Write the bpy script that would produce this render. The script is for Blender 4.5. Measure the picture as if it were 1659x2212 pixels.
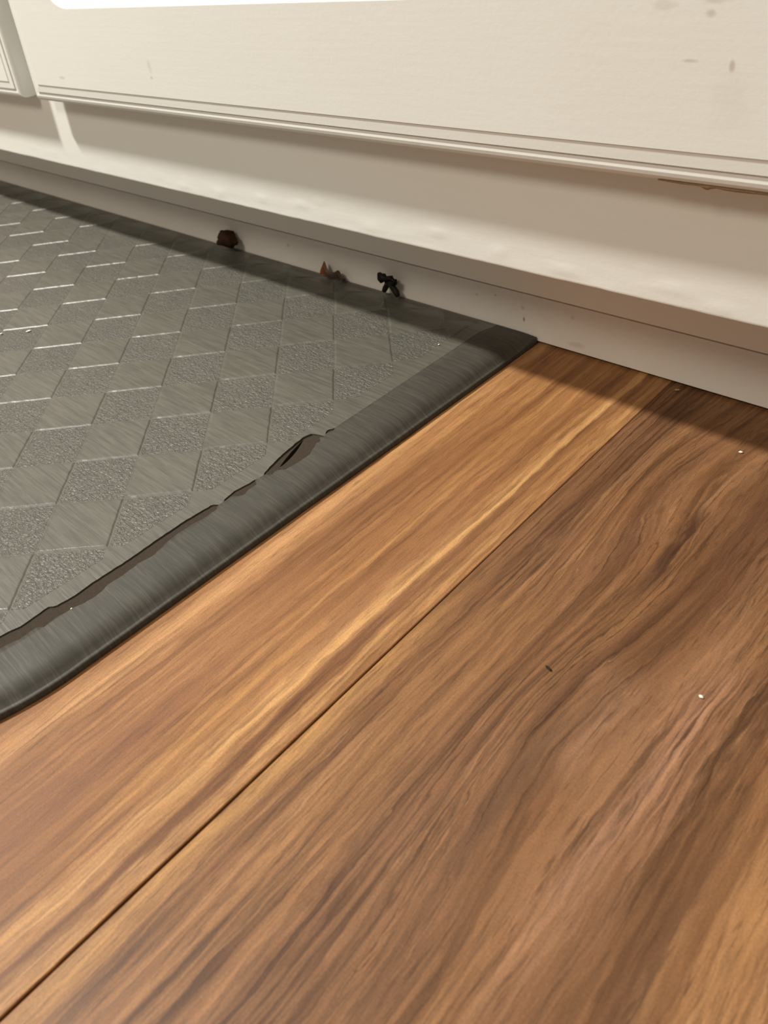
import bpy, bmesh, math, random
from mathutils import Vector, Matrix, noise as mnoise

random.seed(7)
for o in list(bpy.data.objects):
    bpy.data.objects.remove(o, do_unlink=True)
scene = bpy.context.scene
C = scene.collection
V3 = Vector

# ------------------------------------------------------------------ camera
cam_data = bpy.data.cameras.new('camera')
cam_data.sensor_fit = 'VERTICAL'
cam_data.sensor_height = 24.0
cam_data.lens = 24.0 * 1757.35 / 2212.0
cam_data.shift_x = 0.07818
cam_data.shift_y = -0.12407
cam_data.clip_start = 0.01
cam_data.dof.use_dof = True
cam_data.dof.focus_distance = 0.50
cam_data.dof.aperture_fstop = 9.0
cam = bpy.data.objects.new('camera', cam_data)
C.objects.link(cam)
RX = V3((0.685568, 0.714267, -0.140777)).normalized()
FW = V3((-0.66584, 0.537, -0.517966)).normalized()
UP = RX.cross(FW).normalized()
M = Matrix((RX, UP, -FW)).transposed().to_4x4()
M.translation = V3((0.0, -0.4749, 0.32))
cam.matrix_world = M
scene.camera = cam

# ------------------------------------------------------------------ light
world = bpy.data.worlds.new('room_world')
scene.world = world
world.use_nodes = True
wb = world.node_tree.nodes['Background']
wb.inputs[0].default_value = (1.0, 0.90, 0.77, 1)
wb.inputs[1].default_value = 0.25

lamp_data = bpy.data.lights.new('ceiling_lamp', 'AREA')
lamp_data.shape = 'DISK'
lamp_data.size = 0.22
lamp_data.energy = 131.0
lamp_data.color = (1.0, 0.965, 0.895)
lamp = bpy.data.objects.new('ceiling_lamp', lamp_data)
C.objects.link(lamp)
lamp.location = (-1.70, -0.85, 2.35)
# added fill lamp, its source guessed; lightens rail shade and lower toe kick
lamp2_data = bpy.data.lights.new('added_fill_lamp', 'AREA')
lamp2_data.shape = 'DISK'
lamp2_data.size = 0.95
lamp2_data.energy = 45.0
lamp2_data.color = (1.0, 0.90, 0.75)
lamp2 = bpy.data.objects.new('added_fill_lamp', lamp2_data)
C.objects.link(lamp2)
lamp2.location = (-0.30, -2.30, 2.35)

vs = scene.view_settings
scene.display_settings.display_device = 'sRGB'
vs.view_transform = 'Standard'
vs.look = 'None'
vs.exposure = 0.0
vs.gamma = 1.0
vs.use_curve_mapping = False


# ------------------------------------------------------------------ node helpers
class NT:
    def __init__(self, name):
        self.m = bpy.data.materials.new(name)
        self.m.use_nodes = True
        self.t = self.m.node_tree
        self.b = self.t.nodes['Principled BSDF']

    def _set(self, sock, v):
        if v is None:
            return
        if isinstance(v, bpy.types.NodeSocket):
            self.t.links.new(v, sock)
        else:
            if hasattr(sock.default_value, '__len__') and len(sock.default_value) == 4 and len(v) == 3:
                v = (*v, 1)
            sock.default_value = v

    def math(self, op, a, b=None, c=None, clamp=False):
        n = self.t.nodes.new('ShaderNodeMath')
        n.operation = op
        n.use_clamp = clamp
        for i, v in enumerate((a, b, c)):
            if v is not None:
                self._set(n.inputs[i], v)
        return n.outputs[0]

    def vmath(self, op, a, b=None):
        n = self.t.nodes.new('ShaderNodeVectorMath')
        n.operation = op
        self._set(n.inputs[0], a)
        if b is not None:
            self._set(n.inputs[1], b)
        return n.outputs['Value'] if op in ('LENGTH', 'DISTANCE', 'DOT_PRODUCT') else n.outputs[0]

    def pos(self):
        return self.t.nodes.new('ShaderNodeNewGeometry').outputs['Position']

    def obj(self):
        return self.t.nodes.new('ShaderNodeTexCoord').outputs['Object']

    def sep(self, v):
        n = self.t.nodes.new('ShaderNodeSeparateXYZ')
        self._set(n.inputs[0], v)
        return n.outputs

    def comb(self, x, y, z):
        n = self.t.nodes.new('ShaderNodeCombineXYZ')
        for i, v in enumerate((x, y, z)):
            self._set(n.inputs[i], v)
        return n.outputs[0]

    def mapping(self, v, scale=(1, 1, 1), rot=(0, 0, 0), loc=(0, 0, 0)):
        n = self.t.nodes.new('ShaderNodeMapping')
        self._set(n.inputs[0], v)
        n.inputs['Location'].default_value = loc
        n.inputs['Rotation'].default_value = rot
        n.inputs['Scale'].default_value = scale
        return n.outputs[0]

    def noise(self, v, scale=1.0, detail=2.0, rough=0.5, dist=0.0):
        n = self.t.nodes.new('ShaderNodeTexNoise')
        self._set(n.inputs['Vector'], v)
        n.inputs['Scale'].default_value = scale
        n.inputs['Detail'].default_value = detail
        n.inputs['Roughness'].default_value = rough
        n.inputs['Distortion'].default_value = dist
        return n.outputs[0]

    def ramp(self, f, stops, interp='LINEAR'):
        n = self.t.nodes.new('ShaderNodeValToRGB')
        self._set(n.inputs[0], f)
        cr = n.color_ramp
        cr.interpolation = interp
        while len(cr.elements) > 1:
            cr.elements.remove(cr.elements[-1])
        for i, (p, c) in enumerate(stops):
            e = cr.elements[0] if i == 0 else cr.elements.new(p)
            e.position = p
            if isinstance(c, (int, float)):
                c = (c, c, c)
            e.color = (*c, 1)
        return n.outputs[0]

    def mix(self, f, a, b, blend='MIX'):
        n = self.t.nodes.new('ShaderNodeMix')
        n.data_type = 'RGBA'
        n.blend_type = blend
        self._set(n.inputs[0], f)
        self._set(n.inputs[6], a)
        self._set(n.inputs[7], b)
        return n.outputs[2]

    def bump(self, h, strength=0.3, dist=0.001, normal=None):
        n = self.t.nodes.new('ShaderNodeBump')
        n.inputs['Strength'].default_value = strength
        n.inputs['Distance'].default_value = dist
        self._set(n.inputs['Height'], h)
        if normal is not None:
            self._set(n.inputs['Normal'], normal)
        return n.outputs[0]

    def done(self, color=None, rough=None, normal=None, spec=None):
        self._set(self.b.inputs['Base Color'], color)
        self._set(self.b.inputs['Roughness'], rough)
        if normal is not None:
            self._set(self.b.inputs['Normal'], normal)
        if spec is not None:
            self._set(self.b.inputs['Specular IOR Level'], spec)
        return self.m


# ------------------------------------------------------------------ materials
def paint_material(name, base, spots=(), rough=0.42, smudge=0.10):
    """off-white brushed paint; spots = (x, y, z, rx, rz, strength, colour)"""
    t = NT(name)
    p = t.pos()
    big = t.noise(p, 9.0, 3, 0.6)
    col = t.mix(t.math('MULTIPLY', t.ramp(big, [(0.40, 0.0), (0.75, 1.0)]), smudge), base,
                (base[0] * 0.82, base[1] * 0.80, base[2] * 0.74))
    fine = t.noise(t.mapping(p, (60, 60, 420)), 1.0, 3, 0.6)
    col = t.mix(t.math('MULTIPLY', t.ramp(fine, [(0.45, 0.0), (0.8, 1.0)]), 0.10), col,
                (base[0] * 0.8, base[1] * 0.8, base[2] * 0.78))
    if spots:
        wob = t.noise(p, 160.0, 2, 0.6)
        for (x, y, z, rx, rz, st, c) in spots:
            d = t.vmath('MULTIPLY', t.vmath('SUBTRACT', p, (x, y, z)), (1 / rx, 25.0, 1 / rz))
            ln = t.math('ADD', t.vmath('LENGTH', d), t.math('MULTIPLY', t.math('SUBTRACT', wob, 0.5), 1.1))
            st *= 0.7
            msk = t.math('MULTIPLY', t.ramp(ln, [(0.25, 1.0), (1.0, 0.0)], 'EASE'), st)
            col = t.mix(msk, col, c)
    h = t.math('ADD', t.noise(p, 420.0, 3, 0.6), t.math('MULTIPLY', t.noise(t.mapping(p, (14, 14, 260)), 1.0, 2), 0.8))
    nrm = t.bump(h, 0.10, 0.0006)
    return t.done(col, t.math('ADD', rough, t.math('MULTIPLY', big, 0.1)), nrm)


WHITE = (0.785, 0.795, 0.76)
BR = (0.33, 0.25, 0.16)
door_spots = [
    (-0.1558, -0.096, 0.2560, 0.010, 0.0035, 0.45, (0.42, 0.33, 0.24)),
    (-0.1572, -0.096, 0.2504, 0.0035, 0.0025, 0.55, BR),
    (-0.1776, -0.096, 0.2535, 0.008, 0.003, 0.25, BR),
    (-0.1638, -0.096, 0.2308, 0.0050, 0.0014, 0.55, BR),
    (-0.1461, -0.096, 0.2294, 0.0018, 0.0036, 0.65, BR),
    (-0.5978, -0.096, 0.2138, 0.0030, 0.0070, 0.25, BR),
    (-0.5980, -0.096, 0.2056, 0.0030, 0.0016, 0.45, BR),
    (-0.7513, -0.096, 0.1992, 0.0070, 0.0018, 0.40, BR),
    (-0.1450, -0.096, 0.2150, 0.012, 0.018, 0.10, BR),
]
kick_spots = [
    (-0.3124, 0.0, 0.0175, 0.0014, 0.0030, 0.9, (0.06, 0.045, 0.03)),
    (-0.3136, 0.0, 0.0271, 0.0022, 0.0030, 0.45, BR),
    (-0.2719, 0.0, 0.0300, 0.0020, 0.0022, 0.40, BR),
    (-0.3555, 0.0, 0.0281, 0.0020, 0.0016, 0.6, BR),
    (-0.3380, 0.0, 0.0316, 0.0020, 0.0014, 0.6, BR),
    (-0.5777, 0.0, 0.0268, 0.0030, 0.0022, 0.5, BR),
    (-0.2682, 0.0, 0.0085, 0.0100, 0.0030, 0.35, BR),
]
M_DOOR = paint_material('white_door_paint', WHITE, door_spots)
M_FRAME = paint_material('white_frame_paint', (0.80, 0.805, 0.765), [], 0.38, 0.08)
M_KICK = paint_material('scuffed_kick_paint', (0.84, 0.79, 0.72), kick_spots, 0.48, 0.30)
M_LEDGE = paint_material('ledge_paint', (0.86, 0.83, 0.77), [], 0.48, 0.15)


def simple(name, c, rough=0.6, nscale=300.0, var=0.3, bump=0.3, bd=0.0005):
    t = NT(name)
    p = t.pos()
    n = t.noise(p, nscale, 3, 0.6)
    col = t.mix(n, tuple(v * (1 - var) for v in c), tuple(min(1, v * (1 + var)) for v in c))
    return t.done(col, rough, t.bump(n, bump, bd), 0.2)


M_DARK = simple('shade_line_brown', (0.30, 0.23, 0.16), 0.7)
M_GRIME = simple('brown_grime', (0.30, 0.19, 0.10), 0.5, 900, 0.5)
M_CRUMB1 = simple('dark_brown_crumb', (0.040, 0.016, 0.008), 0.7, 300, 0.6, 0.6, 0.001)
def flake_material():
    t = NT('orange_brown_flake')
    x = t.sep(t.obj())[0]
    n = t.noise(t.obj(), 300.0, 3, 0.6)
    f = t.math('ADD', t.math('MULTIPLY', x, 60.0), t.math('MULTIPLY', n, 0.5))
    col = t.ramp(t.math('ADD', f, 0.6), [(0.0, (0.23, 0.060, 0.014)), (0.35, (0.12, 0.032, 0.010)), (0.75, (0.035, 0.014, 0.007))])
    return t.done(col, 0.6, t.bump(n, 0.4, 0.001))


M_FLAKE = flake_material()
M_BLACK = simple('black_crumb', (0.012, 0.010, 0.006), 0.6, 300, 0.6, 0.6, 0.001)
M_FLECK = simple('white_fleck', (0.85, 0.80, 0.70), 0.4)
M_SUBFLOOR = simple('dark_underlay', (0.035, 0.022, 0.015), 0.9)


def mat_vinyl(name, kind):
    t = NT(name)
    p = t.pos()
    s1 = t.noise(t.mapping(p, (38, 520, 200), (0, 0, math.radians(-6))), 1.0, 3, 0.65)
    s2 = t.noise(t.mapping(p, (25, 260, 100), (0, 0, math.radians(-6))), 1.0, 2, 0.5)
    pe = t.noise(t.mapping(p, (400, 640, 500), (0, 0, math.radians(-6))), 1.0, 2, 0.55, 0.6)
    blotch = t.noise(p, 14.0, 3, 0.6)
    base = t.mix(blotch, (0.062, 0.060, 0.049), (0.084, 0.077, 0.061))
    if kind == 'striated':
        lines = t.ramp(s1, [(0.35, 0.0), (0.68, 1.0)])
        col = t.mix(t.math('MULTIPLY', lines, 0.50), base, (0.150, 0.145, 0.120))
        h = t.math('ADD', s1, t.math('MULTIPLY', s2, 0.5))
        nrm = t.bump(h, 0.35, 0.0006)
        rg = 0.39
    elif kind == 'pebbled':
        lines = t.ramp(s1, [(0.42, 0.0), (0.75, 1.0)])
        col = t.mix(t.math('MULTIPLY', lines, 0.35), base, (0.150, 0.138, 0.110))
        dk = t.ramp(pe, [(0.32, 1.0), (0.48, 0.0)])
        col = t.mix(t.math('MULTIPLY', dk, 0.38), col, (0.038, 0.036, 0.030))
        h = t.math('ADD', t.math('MULTIPLY', pe, 1.5), t.math('MULTIPLY', s1, 0.5))
        nrm = t.bump(h, 0.75, 0.0011)
        rg = 0.42
    else:  # bevel: lines running down the slope
        s3 = t.noise(t.mapping(p, (40, 640, 60), (0, 0, math.radians(8))), 1.0, 3, 0.65)
        s4 = t.noise(t.mapping(p, (22, 170, 60), (0, 0, math.radians(8))), 1.0, 2, 0.5)
        lines = t.ramp(s3, [(0.45, 0.0), (0.72, 1.0)])
        col = t.mix(t.math('MULTIPLY', t.ramp(s4, [(0.35, 0), (0.65, 1)]), 0.35), (0.050, 0.046, 0.037), (0.026, 0.024, 0.020))
        col = t.mix(t.math('MULTIPLY', lines, 0.45), col, (0.105, 0.097, 0.078))
        nrm = t.bump(s3, 0.25, 0.0005)
        rg = 0.55
    return t.done(col, rg, nrm, 0.3 if kind == 'bevel' else 0.46)


M_STRI = mat_vinyl('mat_striated_vinyl', 'striated')
M_PEB = mat_vinyl('mat_pebbled_vinyl', 'pebbled')
M_BEV = mat_vinyl('mat_bevel_vinyl', 'bevel')
M_FOAM = simple('mat_exposed_foam', (0.036, 0.027, 0.018), 0.9, 500, 0.30, 0.4, 0.0006)


def wood(name, seed, tones, warp=0.020, freq=46.0, contrast=1.0, knots=(), pink=0.3, pinkc=(0.25, 0.13, 0.075), strips=()):
    """tones: dark, mid, light, pale  (linear rgb); the grain runs along world Y"""
    t = NT(name)
    p = t.pos()
    s = t.sep(p)
    u, v = s[0], s[1]
    n1 = t.noise(t.comb(t.math('MULTIPLY', u, 11.0), t.math('MULTIPLY', v, 2.3), seed), 1.0, 2, 0.5)
    F = t.math('ADD', u, t.math('MULTIPLY', t.math('SUBTRACT', n1, 0.5), warp * 2))
    n1b = t.noise(t.comb(t.math('MULTIPLY', u, 60.0), t.math('MULTIPLY', v, 9.0), seed + 3.3), 1.0, 2, 0.5)
    F = t.math('ADD', F, t.math('MULTIPLY', t.math('SUBTRACT', n1b, 0.5), warp * 0.30))
    n1c = t.noise(t.comb(t.math('MULTIPLY', u, 240.0), t.math('MULTIPLY', v, 34.0), seed + 6.1), 1.0, 3, 0.6)
    F = t.math('ADD', F, t.math('MULTIPLY', t.math('SUBTRACT', n1c, 0.5), 0.0050))
    for (ku, kv, ru, rv, amp) in knots:      # cathedral figures
        du = t.math('MULTIPLY', t.math('SUBTRACT', u, ku), 1 / ru)
        dv = t.math('MULTIPLY', t.math('SUBTRACT', v, kv), 1 / rv)
        r2 = t.math('ADD', t.math('MULTIPLY', du, du), t.math('MULTIPLY', dv, dv))
        g = t.math('POWER', 2.71828, t.math('MULTIPLY', r2, -1.0))
        F = t.math('ADD', F, t.math('MULTIPLY', g, amp))
    bands = t.noise(t.comb(t.math('MULTIPLY', F, freq), t.math('MULTIPLY', v, 0.9), seed + 10), 1.0, 3, 0.62)
    streak = t.noise(t.comb(t.math('MULTIPLY', F, freq * 4.5), t.math('MULTIPLY', v, 4.5), seed + 20), 1.0, 3, 0.6)
    fine = t.noise(t.comb(t.math('MULTIPLY', F, 700.0), t.math('MULTIPLY', v, 28.0), seed + 30), 1.0, 3, 0.65)
    patch = t.noise(t.comb(t.math('MULTIPLY', u, 16.0), t.math('MULTIPLY', v, 4.5), seed + 40), 1.0, 2, 0.5)
    dark, mid, light, pale = tones
    f = t.math('ADD', t.math('MULTIPLY', bands, 0.60), t.math('MULTIPLY', streak, 0.40))
    col = t.ramp(f, [(0.36, dark), (0.44, tuple(a * .45 + b * .55 for a, b in zip(dark, mid))), (0.50, mid), (0.57, light), (0.67, pale)])
    # soft tint patches
    col = t.mix(t.math('MULTIPLY', t.ramp(patch, [(0.48, 0.0), (0.70, 1.0)]), pink), col, pinkc)
    # broad strips of the printed figure: (across, along, half width, half length, strength, colour)
    ws = t.math('ADD', t.math('MULTIPLY', t.math('SUBTRACT', n1, 0.5), 0.012), t.math('ADD', t.math('MULTIPLY', t.math('SUBTRACT', n1b, 0.5), 0.008), t.math('MULTIPLY', t.math('SUBTRACT', n1c, 0.5), 0.014)))
    us = t.math('ADD', u, ws)
    amp = t.ramp(streak, [(0.32, 0.25), (0.62, 1.35)])
    for (uc, vc, wu, wv, st, c) in strips:
        du = t.math('MULTIPLY', t.math('SUBTRACT', us, uc), 1 / wu)
        r2 = t.math('MULTIPLY', du, du)
        if wv:
            dv = t.math('MULTIPLY', t.math('SUBTRACT', v, vc), 1 / wv)
            r2 = t.math('ADD', r2, t.math('POWER', t.math('ABSOLUTE', dv), 4.0))
        g = t.math('MULTIPLY', t.math('POWER', 2.71828, t.math('MULTIPLY', r2, -1.0)), st)
        col = t.mix(t.math('MULTIPLY', g, amp, clamp=True), col, c)
    # thin dark late-wood lines following the figure
    for k, (fq, wd, lo, hi, st) in enumerate(((2.4, 0.035, 0.44, 0.58, 0.75), (5.0, 0.045, 0.50, 0.62, 0.55))):
        ln = t.noise(t.comb(t.math('MULTIPLY', F, freq * fq), t.math('MULTIPLY', v, 1.3), seed + 50 + 7 * k), 1.0, 1, 0.5)
        thin = t.ramp(t.math('ABSOLUTE', t.math('SUBTRACT', ln, 0.5)), [(0.0, 1.0), (wd, 0.0)])
        gt = t.noise(t.comb(t.math('MULTIPLY', u, 22.0), t.math('MULTIPLY', v, 6.0), seed + 44 + 5 * k), 1.0, 2, 0.5)
        gate = t.ramp(gt, [(lo, 0.0), (hi, 1.0)])
        col = t.mix(t.math('MULTIPLY', t.math('MULTIPLY', thin, gate), st * contrast), col, tuple(c * 0.62 for c in dark))
    fm = t.ramp(fine, [(0.32, 0.50), (0.50, 1.0), (0.70, 1.40)])
    gf = t.noise(t.comb(t.math('MULTIPLY', u, 30.0), t.math('MULTIPLY', v, 9.0), seed + 70), 1.0, 2, 0.5)
    col = t.mix(t.math('MULTIPLY', t.ramp(gf, [(0.36, 0.25), (0.62, 1.0)]), 0.85 * contrast), col, fm, 'MULTIPLY')
    # short broken dashes, dark and pale
    for k, (fu, fv, lo, hi, st, c) in enumerate(((330.0, 15.0, 0.40, 0.30, 0.75, tuple(c * 0.8 for c in dark)), (420.0, 18.0, 0.62, 0.72, 0.55, pale))):
        dn = t.noise(t.comb(t.math('MULTIPLY', F, fu), t.math('MULTIPLY', v, fv), seed + 80 + 9 * k), 1.0, 3, 0.6)
        gd = t.noise(t.comb(t.math('MULTIPLY', u, 26.0), t.math('MULTIPLY', v, 8.0), seed + 90 + 9 * k), 1.0, 2, 0.5)
        dm = t.ramp(dn, [(min(lo, hi), 1.0 if hi < lo else 0.0), (max(lo, hi), 0.0 if hi < lo else 1.0)])
        col = t.mix(t.math('MULTIPLY', t.math('MULTIPLY', dm, t.ramp(gd, [(0.42, 0.0), (0.60, 1.0)])), st * contrast), col, c)
    pores = t.noise(t.comb(t.math('MULTIPLY', u, 1300.0), t.math('MULTIPLY', v, 70.0), seed + 60), 1.0, 1, 0.5)
    pm = t.ramp(pores, [(0.27, 1.0), (0.38, 0.0)])
    col = t.mix(t.math('MULTIPLY', pm, 0.45), col, tuple(c * 0.7 for c in dark))
    grit = t.noise(p, 1100.0, 2, 0.6)
    col = t.mix(0.5, col, t.ramp(grit, [(0.30, 0.72), (0.70, 1.28)]), 'MULTIPLY')
    h = t.math('ADD', t.math('MULTIPLY', fine, 0.6), t.math('MULTIPLY', t.noise(p, 500.0, 2), 0.5))
    nrm = t.bump(h, 0.10, 0.0005)
    rg = t.math('ADD', 0.46, t.math('MULTIPLY', fine, 0.12))
    return t.done(col, rg, nrm, 0.22)


LT = ((0.125, 0.050, 0.018), (0.250, 0.114, 0.042), (0.335, 0.165, 0.062), (0.440, 0.245, 0.102))
DT = ((0.082, 0.034, 0.014), (0.165, 0.076, 0.031), (0.220, 0.107, 0.045), (0.300, 0.160, 0.075))
MT = ((0.100, 0.042, 0.017), (0.205, 0.095, 0.037), (0.275, 0.135, 0.053), (0.370, 0.200, 0.088))
M_W_LIGHT = wood('walnut_plank_honey', 2.0, LT, 0.009, 40.0, 0.62, (), 0.35, (0.290, 0.140, 0.070), (
    (-0.2200, 0, 0.0050, 0, 0.75, (0.48, 0.265, 0.105)), (-0.2030, 0, 0.0030, 0, 0.65, (0.46, 0.250, 0.100)),
    (-0.2730, -0.21, 0.0100, 0.11, 0.60, (0.170, 0.074, 0.032)), (-0.2960, 0, 0.0070, 0, 0.60, (0.44, 0.240, 0.105)),
    (-0.2560, -0.43, 0.0100, 0.07, 0.60, (0.165, 0.070, 0.034)), (-0.2350, -0.37, 0.0050, 0.07, 0.50, (0.42, 0.215, 0.075)),
    (-0.2480, -0.12, 0.0060, 0.10, 0.45, (0.36, 0.180, 0.065))))
M_W_DARK = wood('walnut_plank_brown', 5.5, DT, 0.013, 50.0, 1.0,
                ((-0.118, -0.285, 0.028, 0.08, 0.016), (-0.150, -0.09, 0.026, 0.07, 0.018)), 0.5, (0.235, 0.120, 0.066), (
    (-0.1920, -0.42, 0.0060, 0.16, 0.70, (0.38, 0.200, 0.072)), (-0.1810, -0.12, 0.0080, 0.12, 0.60, (0.085, 0.036, 0.017)),
    (-0.0720, -0.29, 0.0090, 0.09, 0.60, (0.270, 0.142, 0.086)), (-0.1145, -0.31, 0.0040, 0.040, 0.55, (0.085, 0.046, 0.026)),
    (-0.0570, -0.25, 0.0030, 0.07, 0.80, (0.070, 0.030, 0.012)), (-0.0240, -0.31, 0.0120, 0.07, 0.55, (0.330, 0.165, 0.066)),
    (-0.1030, -0.262, 0.0080, 0.030, 0.48, (0.320, 0.180, 0.105)), (-0.1600, -0.34, 0.0120, 0.12, 0.45, (0.280, 0.140, 0.058)),
    (-0.1250, -0.15, 0.0035, 0.040, 0.80, (0.060, 0.026, 0.014)), (-0.0950, -0.10, 0.0200, 0.07, 0.50, (0.100, 0.046, 0.025)),
    (-0.0450, -0.32, 0.0040, 0.060, 0.65, (0.085, 0.038, 0.018))))
M_W_MID = wood('walnut_plank_medium', 9.0, MT, 0.014, 44.0, 1.0, (), 0.35, (0.20, 0.10, 0.055))


# ------------------------------------------------------------------ mesh helpers
def mesh_obj(name, verts, faces, mat, parent=None, smooth=False):
    me = bpy.data.meshes.new(name)
    me.from_pydata([tuple(v) for v in verts], [], faces)
    me.materials.append(mat)
    me.validate()
    bm = bmesh.new()
    bm.from_mesh(me)
    bmesh.ops.recalc_face_normals(bm, faces=bm.faces)
    bm.to_mesh(me)
    bm.free()
    if smooth:
        for f in me.polygons:
            f.use_smooth = True
    o = bpy.data.objects.new(name, me)
    C.objects.link(o)
    o.parent = parent
    return o


def box(name, x0, x1, y0, y1, z0, z1, mat, parent=None, bev=0.0008):
    bm = bmesh.new()
    vs = [bm.verts.new((x, y, z)) for x in (x0, x1) for y in (y0, y1) for z in (z0, z1)]
    for f in ((0, 1, 3, 2), (4, 6, 7, 5), (0, 4, 5, 1), (2, 3, 7, 6), (0, 2, 6, 4), (1, 5, 7, 3)):
        bm.faces.new([vs[i] for i in f])
    bmesh.ops.recalc_face_normals(bm, faces=bm.faces)
    if bev:
        bmesh.ops.bevel(bm, geom=list(bm.edges), offset=bev, segments=2, profile=0.6, affect='EDGES')
    me = bpy.data.meshes.new(name)
    bm.to_mesh(me)
    bm.free()
    me.materials.append(mat)
    o = bpy.data.objects.new(name, me)
    C.objects.link(o)
    o.parent = parent
    return o


def thing(name, label, cat, loc=(0, 0, 0), group=None):
    o = bpy.data.objects.new(name, None)
    C.objects.link(o)
    o.location = loc
    o['label'] = label
    o['category'] = cat
    if group:
        o['group'] = group
    return o


def tag(o, label, cat, group=None):
    o['label'] = label
    o['category'] = cat
    if group:
        o['group'] = group
    return o


# ------------------------------------------------------------------ floor
XL, XR, YB, YF = -2.2, 0.95, 0.05, -1.6
floor = box('floor', XL, XR, YF, YB, -0.030, -0.0075, M_SUBFLOOR, None, 0)
floor['kind'] = 'structure'
floor['label'] = 'walnut-look plank floor'
PW = 0.195
SEAM = -0.1977


def gap(y):            # the seam in view opens towards the camera
    return max(0.00015, min(0.0012, (-0.10 - y) * 0.0040))


def plank(x0, x1, y0, y1, mat, opened=False):
    n = 24 if opened else 1
    ys = [y0 + (y1 - y0) * i / n for i in range(n + 1)]
    b = 0.0004
    vs, fs = [], []
    for y in ys:
        xa = x0 + (gap(y) if opened else 0.0001)
        xb = x1 - 0.0001
        vs += [(xa, y, -0.0075), (xa, y, -b), (xa + b, y, 0), (xb - b, y, 0), (xb, y, -b), (xb, y, -0.0075)]
    for i in range(n):
        for k in range(5):
            a = i * 6 + k
            fs.append((a, a + 1, a + 7, a + 6))
    fs.append((0, 1, 2, 3, 4, 5))
    fs.append(tuple(n * 6 + k for k in range(6)))
    return mesh_obj('plank', vs, fs, mat, floor)


k0 = math.floor((XL - SEAM) / PW)
k1 = math.ceil((XR - SEAM) / PW)
rnd = random.Random(3)
for k in range(k0, k1):
    x0, x1 = SEAM + k * PW, SEAM + (k + 1) * PW
    x0c, x1c = max(x0, XL), min(x1, XR)
    if x1c - x0c < 0.01:
        continue
    if k == -1:
        joints, mats = [YB, -1.15, YF], [M_W_LIGHT, M_W_MID]
    elif k == 0:
        joints, mats = [YB, -0.95, YF], [M_W_DARK, M_W_LIGHT]
    else:
        j = -0.55 - 0.75 * ((k * 0.37) % 1.0)
        joints, mats = [YB, j, YF], [rnd.choice((M_W_LIGHT, M_W_MID, M_W_DARK)), rnd.choice((M_W_LIGHT, M_W_MID))]
    for i in range(len(joints) - 1):
        plank(x0c, x1c, joints[i] - 0.0001, joints[i + 1] + 0.0001, mats[i], opened=(k == 0))

# ------------------------------------------------------------------ base cabinet
cab = thing('base_cabinet', 'white painted base cabinet with stepped-edge doors above a recessed toe kick', 'cabinet', (0, 0, 0))
CX0, CX1 = -2.15, 0.90
YR = -0.075          # face of the frame
box('body', CX0, CX1, -0.055, 0.045, 0.105, 0.87, M_FRAME, cab, 0.001)
box('toe_kick', CX0, CX1, 0.0, 0.016, 0.0022, 0.0393, M_KICK, cab, 0.0006)
box('shade_line_backing', CX0, CX1, 0.012, 0.020, 0.0388, 0.0990, M_DARK, cab, 0)  # slot and dark backing added to draw the shade line under the ledge
box('kick_ledge', CX0, CX1, -0.0105, 0.0110, 0.0462, 0.0985, M_LEDGE, cab, 0.0007)


def rail():
    # face-frame rail, hand-painted: lumps of paint, a slightly wavy lower edge
    nx, zs = 900, [0.0984, 0.0987, 0.0993, 0.1005, 0.103, 0.106, 0.109, 0.112, 0.115, 0.118, 0.122, 0.128, 0.14, 0.17, 0.21]
    lumps = [(-0.4414, 0.1166, .006, .0018), (-0.567, 0.106, .007, .0022), (-0.3296, 0.1123, .007, .002), (-0.2805, 0.1082, .005, .0022),
             (-0.1849, 0.1165, .006, .0016), (-0.1714, 0.1085, .012, .002), (-0.4628, 0.1123, .008, .0018), (-0.39, .105, .009, .002),
             (-0.51, .110, .007, .002), (-0.235, .106, .010, .002), (-0.62, .105, .007, .002), (-0.145, .104, .008, .002)]
    vs, fs = [], []
    for i in range(nx + 1):
        x = CX0 + (CX1 - CX0) * i / nx
        w = 0.00035 * mnoise.noise(V3((x * 30, 0, 1))) + 0.00022 * mnoise.noise(V3((x * 110, 3, 1)))
        vs.append((x, YR + 0.020, 0.0984 + w))
        for j, z in enumerate(zs):
            y = YR
            if j == 0:
                y += 0.0010
            elif j == 1:
                y += 0.0003
            for (lx, lz, rx, rz) in lumps:
                d = ((x - lx) / rx) ** 2 + ((z - lz) / rz) ** 2
                if d < 6:
                    y -= 0.00045 * math.exp(-d)
            y += 0.00012 * mnoise.noise(V3((x * 40, z * 180, 5))) if z < 0.13 else 0
            vs.append((x, y, z + (w if j < 3 else w * max(0, 1 - j * 0.1))))
        vs.append((x, YR + 0.020, 0.21))
    m = len(zs) + 2
    for i in range(nx):
        for j in range(m - 1):
            a = i * m + j
            fs.append((a, a + 1, a + m + 1, a + m))
        fs.append((i * m, i * m + m, i * m + 2 * m - 1, i * m + m - 1))
    return mesh_obj('bottom_rail', vs, fs, M_FRAME, cab, True)


rail()
DOORS = [(-2.12, -1.489), (-1.456, -0.8545), (-0.8232, -0.060), (-0.027, 0.60)]
for xc in (-1.4725, -0.8389, -0.0435):
    box('stile', xc - 0.03, xc + 0.03, YR, YR + 0.0195, 0.2105, 0.868, M_FRAME, cab, 0.0006)
box('top_rail', CX0, CX1, YR, YR + 0.0195, 0.868, 0.90, M_FRAME, cab, 0.0006)


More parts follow.
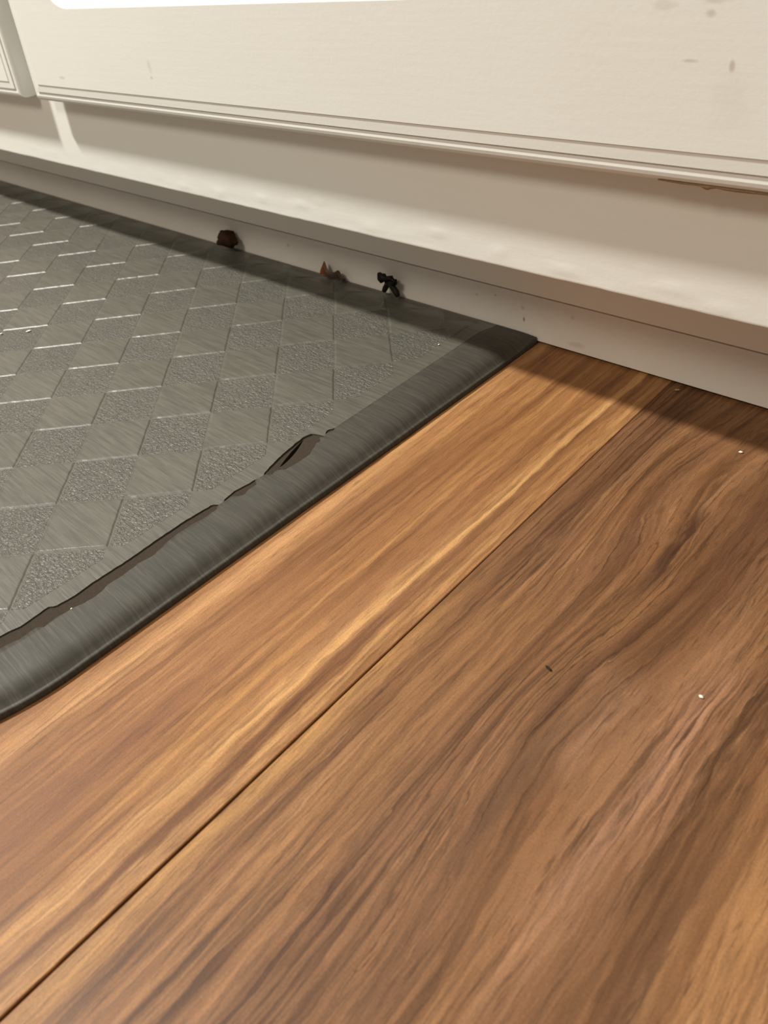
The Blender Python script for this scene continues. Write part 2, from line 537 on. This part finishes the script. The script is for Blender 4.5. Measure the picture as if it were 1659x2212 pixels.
def door(x0, x1, z0, z1, backcut):
    YF0 = -0.0965
    T = 0.0195
    prof = [(0.0, 0.0075), (0.0006, 0.0052), (0.0018, 0.0034), (0.0035, 0.0022), (0.0055, 0.0017), (0.0075, 0.0019), (0.0094, 0.0024),
            (0.0097, 0.0009), (0.0168, 0.0006), (0.0171, 0.0)]
    vs, fs = [], []

    def ring(l, r, b, tt, t):
        i = len(vs)
        y = YF0 + t
        vs.extend([(x0 + l, y, z0 + b), (x1 - r, y, z0 + b), (x1 - r, y, z1 - tt), (x0 + l, y, z1 - tt)])
        return [i, i + 1, i + 2, i + 3]

    cut = 0.026 if backcut else 0.0  # unseen back cut, shaped to pass the light stripe onto the rail
    rs = [ring(cut, 0, 0, 0, T)]
    fs.append(tuple(rs[0]))
    for (s, t) in prof:
        rs.append(ring(s, s, s, s, t))
    for a, b in zip(rs, rs[1:]):
        for k in range(4):
            fs.append((a[k], a[(k + 1) % 4], b[(k + 1) % 4], b[k]))
    outer = rs[-1]
    # rounded recess for the panel
    px0, px1, pz0, pz1, R = x0 + 0.071, x1 - 0.071, 0.2585, z1 - 0.085, 0.045
    N = 10

    def rr(ins, t):
        r = R - ins
        a0, a1, b0, b1 = px0 + ins, px1 - ins, pz0 + ins, pz1 - ins
        out = []
        for (cx, cz, st) in ((a0 + r, b0 + r, 180), (a1 - r, b0 + r, 270), (a1 - r, b1 - r, 0), (a0 + r, b1 - r, 90)):
            for k in range(N + 1):
                an = math.radians(st + 90 * k / N)
                out.append(len(vs))
                vs.append((cx + r * math.cos(an), YF0 + t, cz + r * math.sin(an)))
        return out

    loops = [rr(i, t) for i, t in ((0, 0), (0.0010, 0.0004), (0.0025, 0.0016), (0.0060, 0.0050), (0.0075, 0.0056), (0.0090, 0.0056))]
    L0 = loops[0]
    for k in range(4):
        arc = L0[k * (N + 1):(k + 1) * (N + 1)]
        for a, b in zip(arc, arc[1:]):
            fs.append((outer[k], a, b))
        nxt = L0[((k + 1) % 4) * (N + 1)]
        fs.append((outer[k], arc[-1], nxt, outer[(k + 1) % 4]))
    for a, b in zip(loops, loops[1:]):
        n = len(a)
        for k in range(n):
            fs.append((a[k], a[(k + 1) % n], b[(k + 1) % n], b[k]))
    fs.append(tuple(loops[-1]))
    d = mesh_obj('door', vs, fs, M_DOOR, cab)
    # raised field of the panel
    vs2, fs2 = [], []
    vs, keep = vs2, vs
    P = [rr(i, t) for i, t in ((0.0105, 0.0060), (0.0112, 0.0040), (0.0140, 0.0034), (0.036, 0.0008), (0.037, 0.0004))]
    for a, b in zip(P, P[1:]):
        n = len(a)
        for k in range(n):
            fs2.append((a[k], a[(k + 1) % n], b[(k + 1) % n], b[k]))
    fs2.append(tuple(P[-1]))
    mesh_obj('raised_panel', vs2, fs2, M_DOOR, d)
    return d


doors = [door(a, b, 0.1735, 0.835, True) for a, b in DOORS]

# grime caught under the lower edge of the near door
gv, gf = [], []
pts = [(-0.176, .0006), (-0.170, .0010), (-0.163, .0014), (-0.158, .0010), (-0.1555, .0012), (-0.1535, .0030), (-0.1520, .0036), (-0.1505, .0022),
       (-0.148, .0012), (-0.144, .0020), (-0.139, .0022), (-0.132, .0018), (-0.124, .0014), (-0.115, .0010)]
for (x, h) in pts:
    zt = 0.1744
    h *= 0.55
    gv += [(x, -0.0928, zt), (x, -0.0918, zt - h - .0004), (x, -0.0892, zt - h - .0006), (x, -0.0885, zt - .0006)]
for i in range(len(pts) - 1):
    for k in range(4):
        a = i * 4
        gf.append((a + k, a + (k + 1) % 4, a + 4 + (k + 1) % 4, a + 4 + k))
gf += [(0, 1, 2, 3), tuple(len(gv) - 4 + k for k in range(4))]
mesh_obj('grime_drip', gv, gf, M_GRIME, doors[2], True)

# ------------------------------------------------------------------ kitchen mat
matt = thing('kitchen_mat', 'grey-taupe cushioned floor mat with a pattern of diagonal squares and a torn edge', 'mat', (0, 0, 0))
MR = 0.15
EX, EK = -0.3002, 0.0214      # right edge: x = EX + EK*y
Y0m, YS = -0.0016, -0.40
XLm = -1.36
path = []                     # (x, y, nx, ny) with the inward normal
y = Y0m
ln = math.hypot(1, EK)
while y > YS:
    path.append((EX + EK * y, y, -1 / ln, EK / ln))
    y -= 0.0018
cx, cy = EX + EK * YS - MR, YS
for i in range(0, 61):
    a = math.radians(-90 * i / 60)
    path.append((cx + MR * math.cos(a), cy + MR * math.sin(a), -math.cos(a), -math.sin(a)))
xx = cx - 0.02
while xx > XLm + MR + 0.01:
    path.append((xx, cy - MR, 0, 1))
    xx -= 0.02
for i in range(0, 31):
    a = math.radians(-90 - 90 * i / 30)
    path.append((XLm + MR + MR * math.cos(a), cy + MR * math.sin(a), -math.cos(a), -math.sin(a)))
for i in range(1, 20):
    path.append((XLm, cy + (Y0m - cy) * i / 19, 1, 0))
NP = len(path)


def edge_x(y):
    if y >= YS:
        return EX + EK * y
    return cx + math.sqrt(max(0, MR * MR - (y - cy) ** 2))


UPT = [[(-0.3531, -0.4193), (-0.3512, -0.4125), (-0.3511, -0.4028), (-0.3516, -0.3925), (-0.3486, -0.3893), (-0.3471, -0.3784), (-0.3477, -0.3662),
        (-0.3472, -0.3546), (-0.3467, -0.3418), (-0.3472, -0.324), (-0.347, -0.3025), (-0.3459, -0.2913), (-0.3452, -0.2829)],
       [(-0.3429, -0.2753), (-0.344, -0.2658), (-0.3425, -0.2581), (-0.3419, -0.2509)],
       [(-0.3422, -0.2432), (-0.3438, -0.2374), (-0.3469, -0.2253), (-0.3491, -0.2079), (-0.3497, -0.2014), (-0.3479, -0.1957), (-0.3428, -0.1934), (-0.3387, -0.1925)],
       [(-0.3415, -0.1885), (-0.3422, -0.1860), (-0.3400, -0.1835)]]
LOT = [[(-0.3451, -0.4232), (-0.3429, -0.4153), (-0.3434, -0.4106), (-0.3432, -0.4033), (-0.3401, -0.4), (-0.3408, -0.3941), (-0.3397, -0.3838), (-0.3377, -0.3772),
        (-0.3371, -0.3678), (-0.3392, -0.3621), (-0.3385, -0.3528), (-0.3392, -0.3411), (-0.3377, -0.3316), (-0.3404, -0.3198), (-0.3411, -0.3126), (-0.3409, -0.3015),
        (-0.3393, -0.2947), (-0.3393, -0.2833)],
       [(-0.3385, -0.2689), (-0.3362, -0.2645), (-0.3378, -0.2601), (-0.3374, -0.2532)],
       [(-0.3399, -0.2432), (-0.3366, -0.2414), (-0.3379, -0.2371), (-0.3338, -0.2325), (-0.3323, -0.2221), (-0.3324, -0.2121), (-0.3372, -0.2014), (-0.3369, -0.1975)],
       [(-0.3395, -0.1885), (-0.3380, -0.1860), (-0.3385, -0.1835)]]
WD = 0.0355


def off_table(pieces):
    rows = []
    for pc in pieces:
        r = [(y, edge_x(y) - x) for x, y in pc]
        rows += [(r[0][0] - 0.0012, WD)] + r + [(r[-1][0] + 0.0012, WD)]
    rows[0] = (-0.435, rows[1][1])       # the first tear runs on around the corner
    rows = [(-0.60, WD), (-0.50, WD)] + rows + [(0.1, WD)]
    return sorted(rows)


UPR, LOR = off_table(UPT), off_table(LOT)


def interp(rows, y):
    for (a, va), (b, vb) in zip(rows, rows[1:]):
        if a <= y <= b:
            return va + (vb - va) * (y - a) / max(1e-9, b - a)
    return WD


PROF = [(0, 0.0002), (0, 0.0034), (0.0003, 0.0039), (0.0010, 0.0042), (0.0018, 0.0042), (0.0024, 0.0044), (0.0044, 0.0066), (0.0075, 0.0087), (0.0120, 0.0101),
        (0.0180, 0.0108), (0.0250, 0.0111), (0.0310, 0.0112)]


def prof_z(d):
    for (a, za), (b, zb) in zip(PROF[1:], PROF[2:] + [(WD, 0.0112)]):
        if a <= d <= b:
            return za + (zb - za) * (d - a) / max(1e-9, b - a)
    return 0.0112


up_off, lo_off = [], []
for i, (x, y, nx, ny) in enumerate(path):
    if x > -0.46:
        j1 = 0.0004 * mnoise.noise(V3((y * 260, 1, 0)))
        a, b = interp(UPR, y), interp(LOR, y)
        torn = a - b > 0.0008
        up_off.append(a + (j1 if torn else 0))
        lo_off.append(min(b + (0.0006 * mnoise.noise(V3((y * 300, 7, 0))) if torn else 0), up_off[-1] - 0.00005))
    else:
        up_off.append(WD)
        lo_off.append(WD - 0.00005)


DROOP = -0.026


def droop(y, z):              # the mat thins towards its back edge
    s = max(0.0, min(1.0, (y - DROOP) / (Y0m - DROOP)))
    s = s * s * (3 - 2 * s)
    if z < 0.003:
        return z
    return z + s * (0.0064 + (z - 0.0034) * 0.12 - z)


def at(i, d, z, ymax=None):
    x, y, nx, ny = path[i]
    py = min(y + ny * d, Y0m if ymax is None else ymax)
    return (x + nx * d, py, droop(py, z))


# border sheet
bv, bf = [], []
NR = len(PROF) + 2
for i in range(NP):
    lo = lo_off[i]
    wz = 0.00015 * mnoise.noise(V3((path[i][1] * 90, path[i][0] * 90, 2)))
    for k, (d, z) in enumerate(PROF):
        dd = min(d, lo * 0.98 - 0.0002 * (len(PROF) - k))
        dd = d if d < 0.02 else max(0.02 + 0.0001 * k, min(d, lo - 0.0003 * (len(PROF) - k)))
        bv.append(at(i, dd, prof_z(dd) + wz if k > 1 else z))
    bv.append(at(i, lo, prof_z(lo) + wz))
    bv.append(at(i, lo - 0.0002, prof_z(lo) - 0.0011))
for i in range(NP - 1):
    for k in range(NR - 1):
        a = i * NR + k
        bf.append((a, a + 1, a + NR + 1, a + NR))
bf.append(tuple(range(NR)))
bf.append(tuple((NP - 1) * NR + k for k in range(NR)))
bord = mesh_obj('bevelled_border', bv, bf, M_BEV, matt, True)
bord['label'] = 'dark bevelled border with fine lines running down to a thin lip'

# top sheet
tv, tf = [], []
TZ = 0.0112
for z in (0.0099, TZ):
    for i in range(NP):
        tv.append(at(i, up_off[i], z, DROOP))
for i in range(NP):
    j = (i + 1) % NP
    tf.append((i, j, NP + j, NP + i))
tf.append(tuple(range(NP, 2 * NP)))
rows = 7
b0 = len(tv)
for r in range(rows + 1):
    yy = DROOP + (Y0m - DROOP) * r / rows
    xr_ = EX + EK * yy - WD
    tv += [(xr_, yy, droop(yy, TZ)), (XLm + WD, yy, droop(yy, TZ))]
for r in range(rows):
    a = b0 + 2 * r
    tf.append((a, a + 1, a + 3, a + 2))
tv += [(EX - WD, Y0m, 0.003), (XLm + WD, Y0m, 0.003)]
a = b0 + 2 * rows
tf.append((a, a + 1, a + 3, a + 2))
mesh_obj('top_sheet', tv, tf, M_STRI, matt)

# foam core, split by the slot inside the deepest tear
SL0, SL1 = -0.2325, -0.2035


def slot(y, x):
    if x < -0.46:
        return 0.037, 0.0
    if SL0 < y < SL1:
        s = (y - SL0) / (SL1 - SL0)
        return 0.0344 + (0.0438 - 0.0344) * s, 0.0012 * math.sin(math.pi * s) ** 0.6
    if y >= SL1:
        return max(0.037, 0.0438 - (y - SL1) * 1.2), 0.0
    return min(0.037, 0.0344 + (SL0 - y) * 0.6), 0.0


cv, cf = [], []
for z in (0.0006, 0.0103):
    for i in range(NP):
        c, w = slot(path[i][1], path[i][0])
        cv.append(at(i, c + w, z - (0.0004 if w else 0) * (z > 0.005), DROOP - 0.003))
for i in range(NP):
    j = (i + 1) % NP
    cf.append((i, j, NP + j, NP + i))
cf += [tuple(range(NP, 2 * NP)), tuple(range(NP))]
foam = mesh_obj('foam_core', cv, cf, M_FOAM, matt)
foam['label'] = 'brown foam core showing through the torn seam'
sv, sf = [], []
for i in range(NP):
    c, w = slot(path[i][1], path[i][0])
    dz = 0.0012 * (w / 0.0012)
    sv += [at(i, 0.018, 0.0006), at(i, 0.018, 0.0075), at(i, 0.0255, 0.0099), at(i, min(c - w, 0.031), 0.0103 - dz * 0.4), at(i, c - w, 0.0103 - dz), at(i, c - w, 0.0006)]
for i in range(NP - 1):
    for k in range(6):
        a, b = i * 6 + k, i * 6 + (k + 1) % 6
        sf.append((a, b, b + 6, a + 6))
sf += [tuple(range(6)), tuple((NP - 1) * 6 + k for k in range(6))]
mesh_obj('foam_rim', sv, sf, M_FOAM, matt)

# embossed squares on a diagonal grid, raised ones and pebbled ones in turn
O = V3((-0.4903, -0.3435, 0))
TB = V3((0.03157, 0.03095, 0))
TC = V3((0.03085, -0.03162, 0))
clip = []
for i in range(0, NP, 3):
    p = at(i, 0.0470, 0)
    clip.append((p[0], min(p[1], -0.0024)))


def clip_poly(poly):
    out = poly
    n = len(clip)
    for i in range(n):
        ax, ay = clip[i]
        bx, by = clip[(i + 1) % n]
        if abs(ax - bx) + abs(ay - by) < 1e-6:
            continue
        res = []
        side = lambda p: (bx - ax) * (p[1] - ay) - (by - ay) * (p[0] - ax)   # inside: right of travel (clockwise path)
        for k in range(len(out)):
            p, q = out[k], out[(k + 1) % len(out)]
            sp, sq = -side(p), -side(q)
            if sp >= 0:
                res.append(p)
            if (sp >= 0) != (sq >= 0):
                t = sp / (sp - sq)
                res.append((p[0] + (q[0] - p[0]) * t, p[1] + (q[1] - p[1]) * t))
        out = res
        if len(out) < 3:
            return []
    return out


def area(p):
    return 0.5 * sum(p[i][0] * p[(i + 1) % len(p)][1] - p[(i + 1) % len(p)][0] * p[i][1] for i in range(len(p)))


def tile_mesh(name, poly, raised, seed, oy=0.0):
    if area(poly) < 0:
        poly = poly[::-1]
    n = len(poly)
    # inward offset of a convex polygon
    def inset(d):
        res = []
        for i in range(n):
            p0, p1, p2 = poly[i - 1], poly[i], poly[(i + 1) % n]
            e1 = V3((p1[0] - p0[0], p1[1] - p0[1], 0)).normalized()
            e2 = V3((p2[0] - p1[0], p2[1] - p1[1], 0)).normalized()
            n1, n2 = V3((-e1.y, e1.x, 0)), V3((-e2.y, e2.x, 0))
            k = max(0.35, 1 + n1.dot(n2))
            v = (n1 + n2) / k
            res.append(V3((p1[0], p1[1], 0)) + v * d)
        return res
    r = random.Random(seed)
    rings = ((0.0001, 0.0109), (0.0003, 0.0112), (0.0013, 0.0118), (0.0020, 0.0119)) if raised else ((0.0004, 0.0110), (0.0009, 0.01128))
    SEG = 12
    vs, fs, idx = [], [], []
    jit = [[r.uniform(-1, 1) for _ in range(SEG)] for _ in range(n)]
    for ri, (d, z) in enumerate(rings):
        c = inset(d)
        row = []
        for i in range(n):
            a, b = c[i], c[(i + 1) % n]
            e = (b - a)
            L = e.length
            sg = SEG if L > 0.012 else 3
            nn = V3((-e.y, e.x, 0)).normalized() if L > 1e-7 else V3((0, 0, 0))
            for k in range(sg):
                q = a + e * (k / sg)
                if k > 0 and raised:
                    q = q + nn * jit[i][k] * (0.00022 if 0 < ri < 3 else 0.0001)
                row.append(len(vs))
                vs.append((q.x, q.y, z - (z - droop(q.y + oy, z)) * 1.0))
        idx.append(row)
    m = min(len(rw) for rw in idx)
    if any(len(rw) != m for rw in idx):
        return None
    for a, b in zip(idx, idx[1:]):
        for k in range(m):
            fs.append((a[k], a[(k + 1) % m], b[(k + 1) % m], b[k]))
    fs.append(tuple(idx[-1]))
    return vs, fs


cnt = 0
protos = {}
for rI in range(-30, 20):
    for cI in range(-30, 20):
        base = O + TC * rI + TB * cI
        sq = [base, base + TC, base + TC + TB, base + TB]
        if all(v.x < XLm or v.x > -0.29 or v.y > 0.02 or v.y < -0.57 for v in sq):
            continue
        poly = clip_poly([(v.x, v.y) for v in sq])
        # drop doubled corners
        cl = []
        for p in poly:
            if not cl or (abs(p[0] - cl[-1][0]) + abs(p[1] - cl[-1][1])) > 0.0015:
                cl.append(p)
        if len(cl) > 2 and (abs(cl[0][0] - cl[-1][0]) + abs(cl[0][1] - cl[-1][1])) < 0.0015:
            cl.pop()
        if len(cl) < 3 or abs(area(cl)) < 6e-5:
            continue
        raised = (rI + cI) % 2 == 0
        full = abs(abs(area(cl)) - TB.cross(TC).length) < 1e-6 and max(v.y for v in sq) < DROOP
        nm = 'raised_square' if raised else 'pebbled_square'
        mt = M_STRI if raised else M_PEB
        if full:
            key = (raised, rnd.randrange(3))
            if key not in protos:
                g = tile_mesh(nm, [(v.x - base.x, v.y - base.y) for v in sq], raised, cnt, -0.2)
                o = mesh_obj(nm, g[0], g[1], mt, matt)
                protos[key] = o.data
            else:
                o = bpy.data.objects.new(nm, protos[key])
                C.objects.link(o)
                o.parent = matt
            o.location = (base.x, base.y, 0)
            cnt += 1
        else:
            g = tile_mesh(nm, cl, raised, cnt)
            if g:
                mesh_obj(nm, g[0], g[1], mt, matt)
                cnt += 1
print('mat squares', cnt)


# ------------------------------------------------------------------ debris
def lump(name, loc, size, mat, seed, rough=0.35, sub=3, rot=(0, 0, 0)):
    bm = bmesh.new()
    bmesh.ops.create_icosphere(bm, subdivisions=sub, radius=1.0)
    for v in bm.verts:
        d = v.co.normalized()
        k = 1 + rough * mnoise.noise(d * 1.6 + V3((seed, 0, 0))) + rough * 0.5 * mnoise.noise(d * 4.0 + V3((0, seed, 0)))
        v.co = V3((d.x * size[0], d.y * size[1], d.z * size[2])) * k
    R = Matrix.Rotation(rot[2], 3, 'Z') @ Matrix.Rotation(rot[1], 3, 'Y') @ Matrix.Rotation(rot[0], 3, 'X')
    for v in bm.verts:
        v.co = R @ v.co
    zmin = min(v.co.z for v in bm.verts)
    for v in bm.verts:
        v.co.z -= zmin
    me = bpy.data.meshes.new(name)
    bm.to_mesh(me)
    bm.free()
    me.materials.append(mat)
    for f in me.polygons:
        f.use_smooth = True
    o = bpy.data.objects.new(name, me)
    C.objects.link(o)
    o.location = loc
    return o


tag(lump('crumb', (-0.659, -0.0125, 0.0119), (0.0112, 0.0080, 0.0085), M_CRUMB1, 1.7, 0.45, 3, (0.3, 0.2, 0.4)),
    'rounded dark brown crumb on the mat against the toe kick', 'crumb')

# dry flake: an upright pointed shard with a low crumpled tail
fv, ff = [], []
prof = [(-0.0150, 0.0, 0.0065), (-0.0125, 0.0, 0.0125), (-0.0105, 0.0, 0.0118), (-0.0070, 0.0, 0.0072), (-0.0030, 0.0, 0.0045), (0.0005, 0.0, 0.0042), (0.0045, 0.0, 0.0068),
        (0.0080, 0.0, 0.0066), (0.0115, 0.0, 0.0040), (0.0150, 0.0, 0.0014)]
for i, (x, _, h) in enumerate(prof):
    yo = 0.0016 * math.sin(i * 1.3)
    fv += [(x, -0.0030 + yo, 0), (x + 0.0004, -0.0022 + yo, h * 0.6), (x + 0.0006, 0.0002 + yo, h), (x, 0.0016 + yo, h * 0.55), (x, 0.0024 + yo, 0)]
for i in range(len(prof) - 1):
    for k in range(5):
        a, b = i * 5 + k, i * 5 + (k + 1) % 5
        ff.append((a, b, b + 5, a + 5))
ff += [tuple(range(5)), tuple((len(prof) - 1) * 5 + k for k in range(5))]
fl = mesh_obj('dry_flake', fv, ff, M_FLAKE)
fl.location = (-0.5105, -0.0075, 0.0119)
tag(fl, 'orange-brown dry flake with a pointed tip at the back of the mat', 'flake')

# black shrivelled scrap: curled head on two bent stalks
sc = thing('shrivelled_scrap', 'black shrivelled scrap with curled head standing between mat and toe kick', 'scrap', (-0.4410, -0.0085, 0.0119))
sc.scale = (1.3, 1.2, 1.15)


def tube(name, pts, rad, mat, parent):
    vs, fs = [], []
    n = 7
    for i, p in enumerate(pts):
        p = V3(p)
        d = (V3(pts[min(i + 1, len(pts) - 1)]) - V3(pts[max(i - 1, 0)])).normalized()
        s = d.orthogonal().normalized()
        u = d.cross(s)
        for k in range(n):
            a = 2 * math.pi * k / n
            vs.append(p + (s * math.cos(a) + u * math.sin(a)) * rad[i])
    for i in range(len(pts) - 1):
        for k in range(n):
            a, b = i * n + k, i * n + (k + 1) % n
            fs.append((a, b, b + n, a + n))
    fs += [tuple(range(n)), tuple((len(pts) - 1) * n + k for k in range(n))]
    return mesh_obj(name, vs, fs, mat, parent, True)


tube('stalk', [(-0.0052, 0.0003, 0.0003), (-0.0040, 0.0005, 0.0030), (-0.0022, 0.0005, 0.0062), (-0.0010, 0, 0.0092)], (.0017, .0020, .0019, .0022), M_BLACK, sc)
tube('stalk', [(0.0080, -0.001, 0.0003), (0.0058, 0, 0.0026), (0.0030, 0.0005, 0.0056), (0.0008, 0, 0.0088)], (.0017, .0024, .0022, .0024), M_BLACK, sc)
tube('curled_head', [(-0.0050, -0.0005, 0.0082), (-0.0064, -0.0008, 0.0108), (-0.0060, -0.0010, 0.0142), (-0.0036, -0.0012, 0.0138), (-0.0014, -0.0012, 0.0116),
                     (0.0010, -0.0012, 0.0134), (0.0040, -0.0012, 0.0146), (0.0066, -0.0010, 0.0130), (0.0062, -0.0006, 0.0104), (0.0032, 0.0, 0.0092), (-0.0006, 0.0004, 0.0096)],
     (.0017, .0024, .0024, .0026, .0022, .0018, .0017, .0016, .0018, .0022, .0022), M_BLACK, sc)

# small flecks
flecks = [
    ('fleck', (-0.0767, -0.2243, 0), (.0010, .0007, .0005), M_FLECK, 'tiny white fleck on the brown plank beside its wavy grain', 'fleck'),
    ('fleck', (-0.1317, -0.0493, 0), (.0012, .0008, .0005), M_FLECK, 'tiny white fleck on the plank at the edge of the cabinet shadow', 'fleck'),
    ('crumb', (-0.1899, -0.0065, 0), (.0016, .0009, .0006), simple('pale_crumb', (0.35, 0.25, 0.15)), 'small pale crumb on the floor right under the toe kick', 'crumb'),
    ('fleck', (-0.6814, -0.2336, 0.01195), (.0022, .0011, .0005), M_FLECK, 'larger white fleck on the far left squares of the mat', 'fleck'),
    ('fleck', (-0.7008, -0.2516, 0.01195), (.0013, .0010, .0005), M_FLECK, 'white fleck on the mat at the left edge of the picture', 'fleck'),
    ('fleck', (-0.3499, -0.0565, 0.01125), (.0008, .0007, .0005), M_FLECK, 'tiny white fleck on the mat near its far right corner', 'fleck'),
    ('fleck', (-0.3405, -0.3837, 0.0098), (.0008, .0006, .0004), M_FLECK, 'tiny pale fleck lying in the torn seam of the mat', 'fleck'),
    ('splinter', (-0.1337, -0.2520, 0), (.0021, .0006, .0004), M_BLACK, 'small black splinter on the brown plank', 'splinter'),
]
for i, (nm, loc, sz, mt, lb, ct) in enumerate(flecks):
    tag(lump(nm, loc, sz, mt, 3.1 * i + 1, 0.4, 2, (0, 0, -0.3 if nm == 'splinter' else 0.4 * i)), lb, ct)
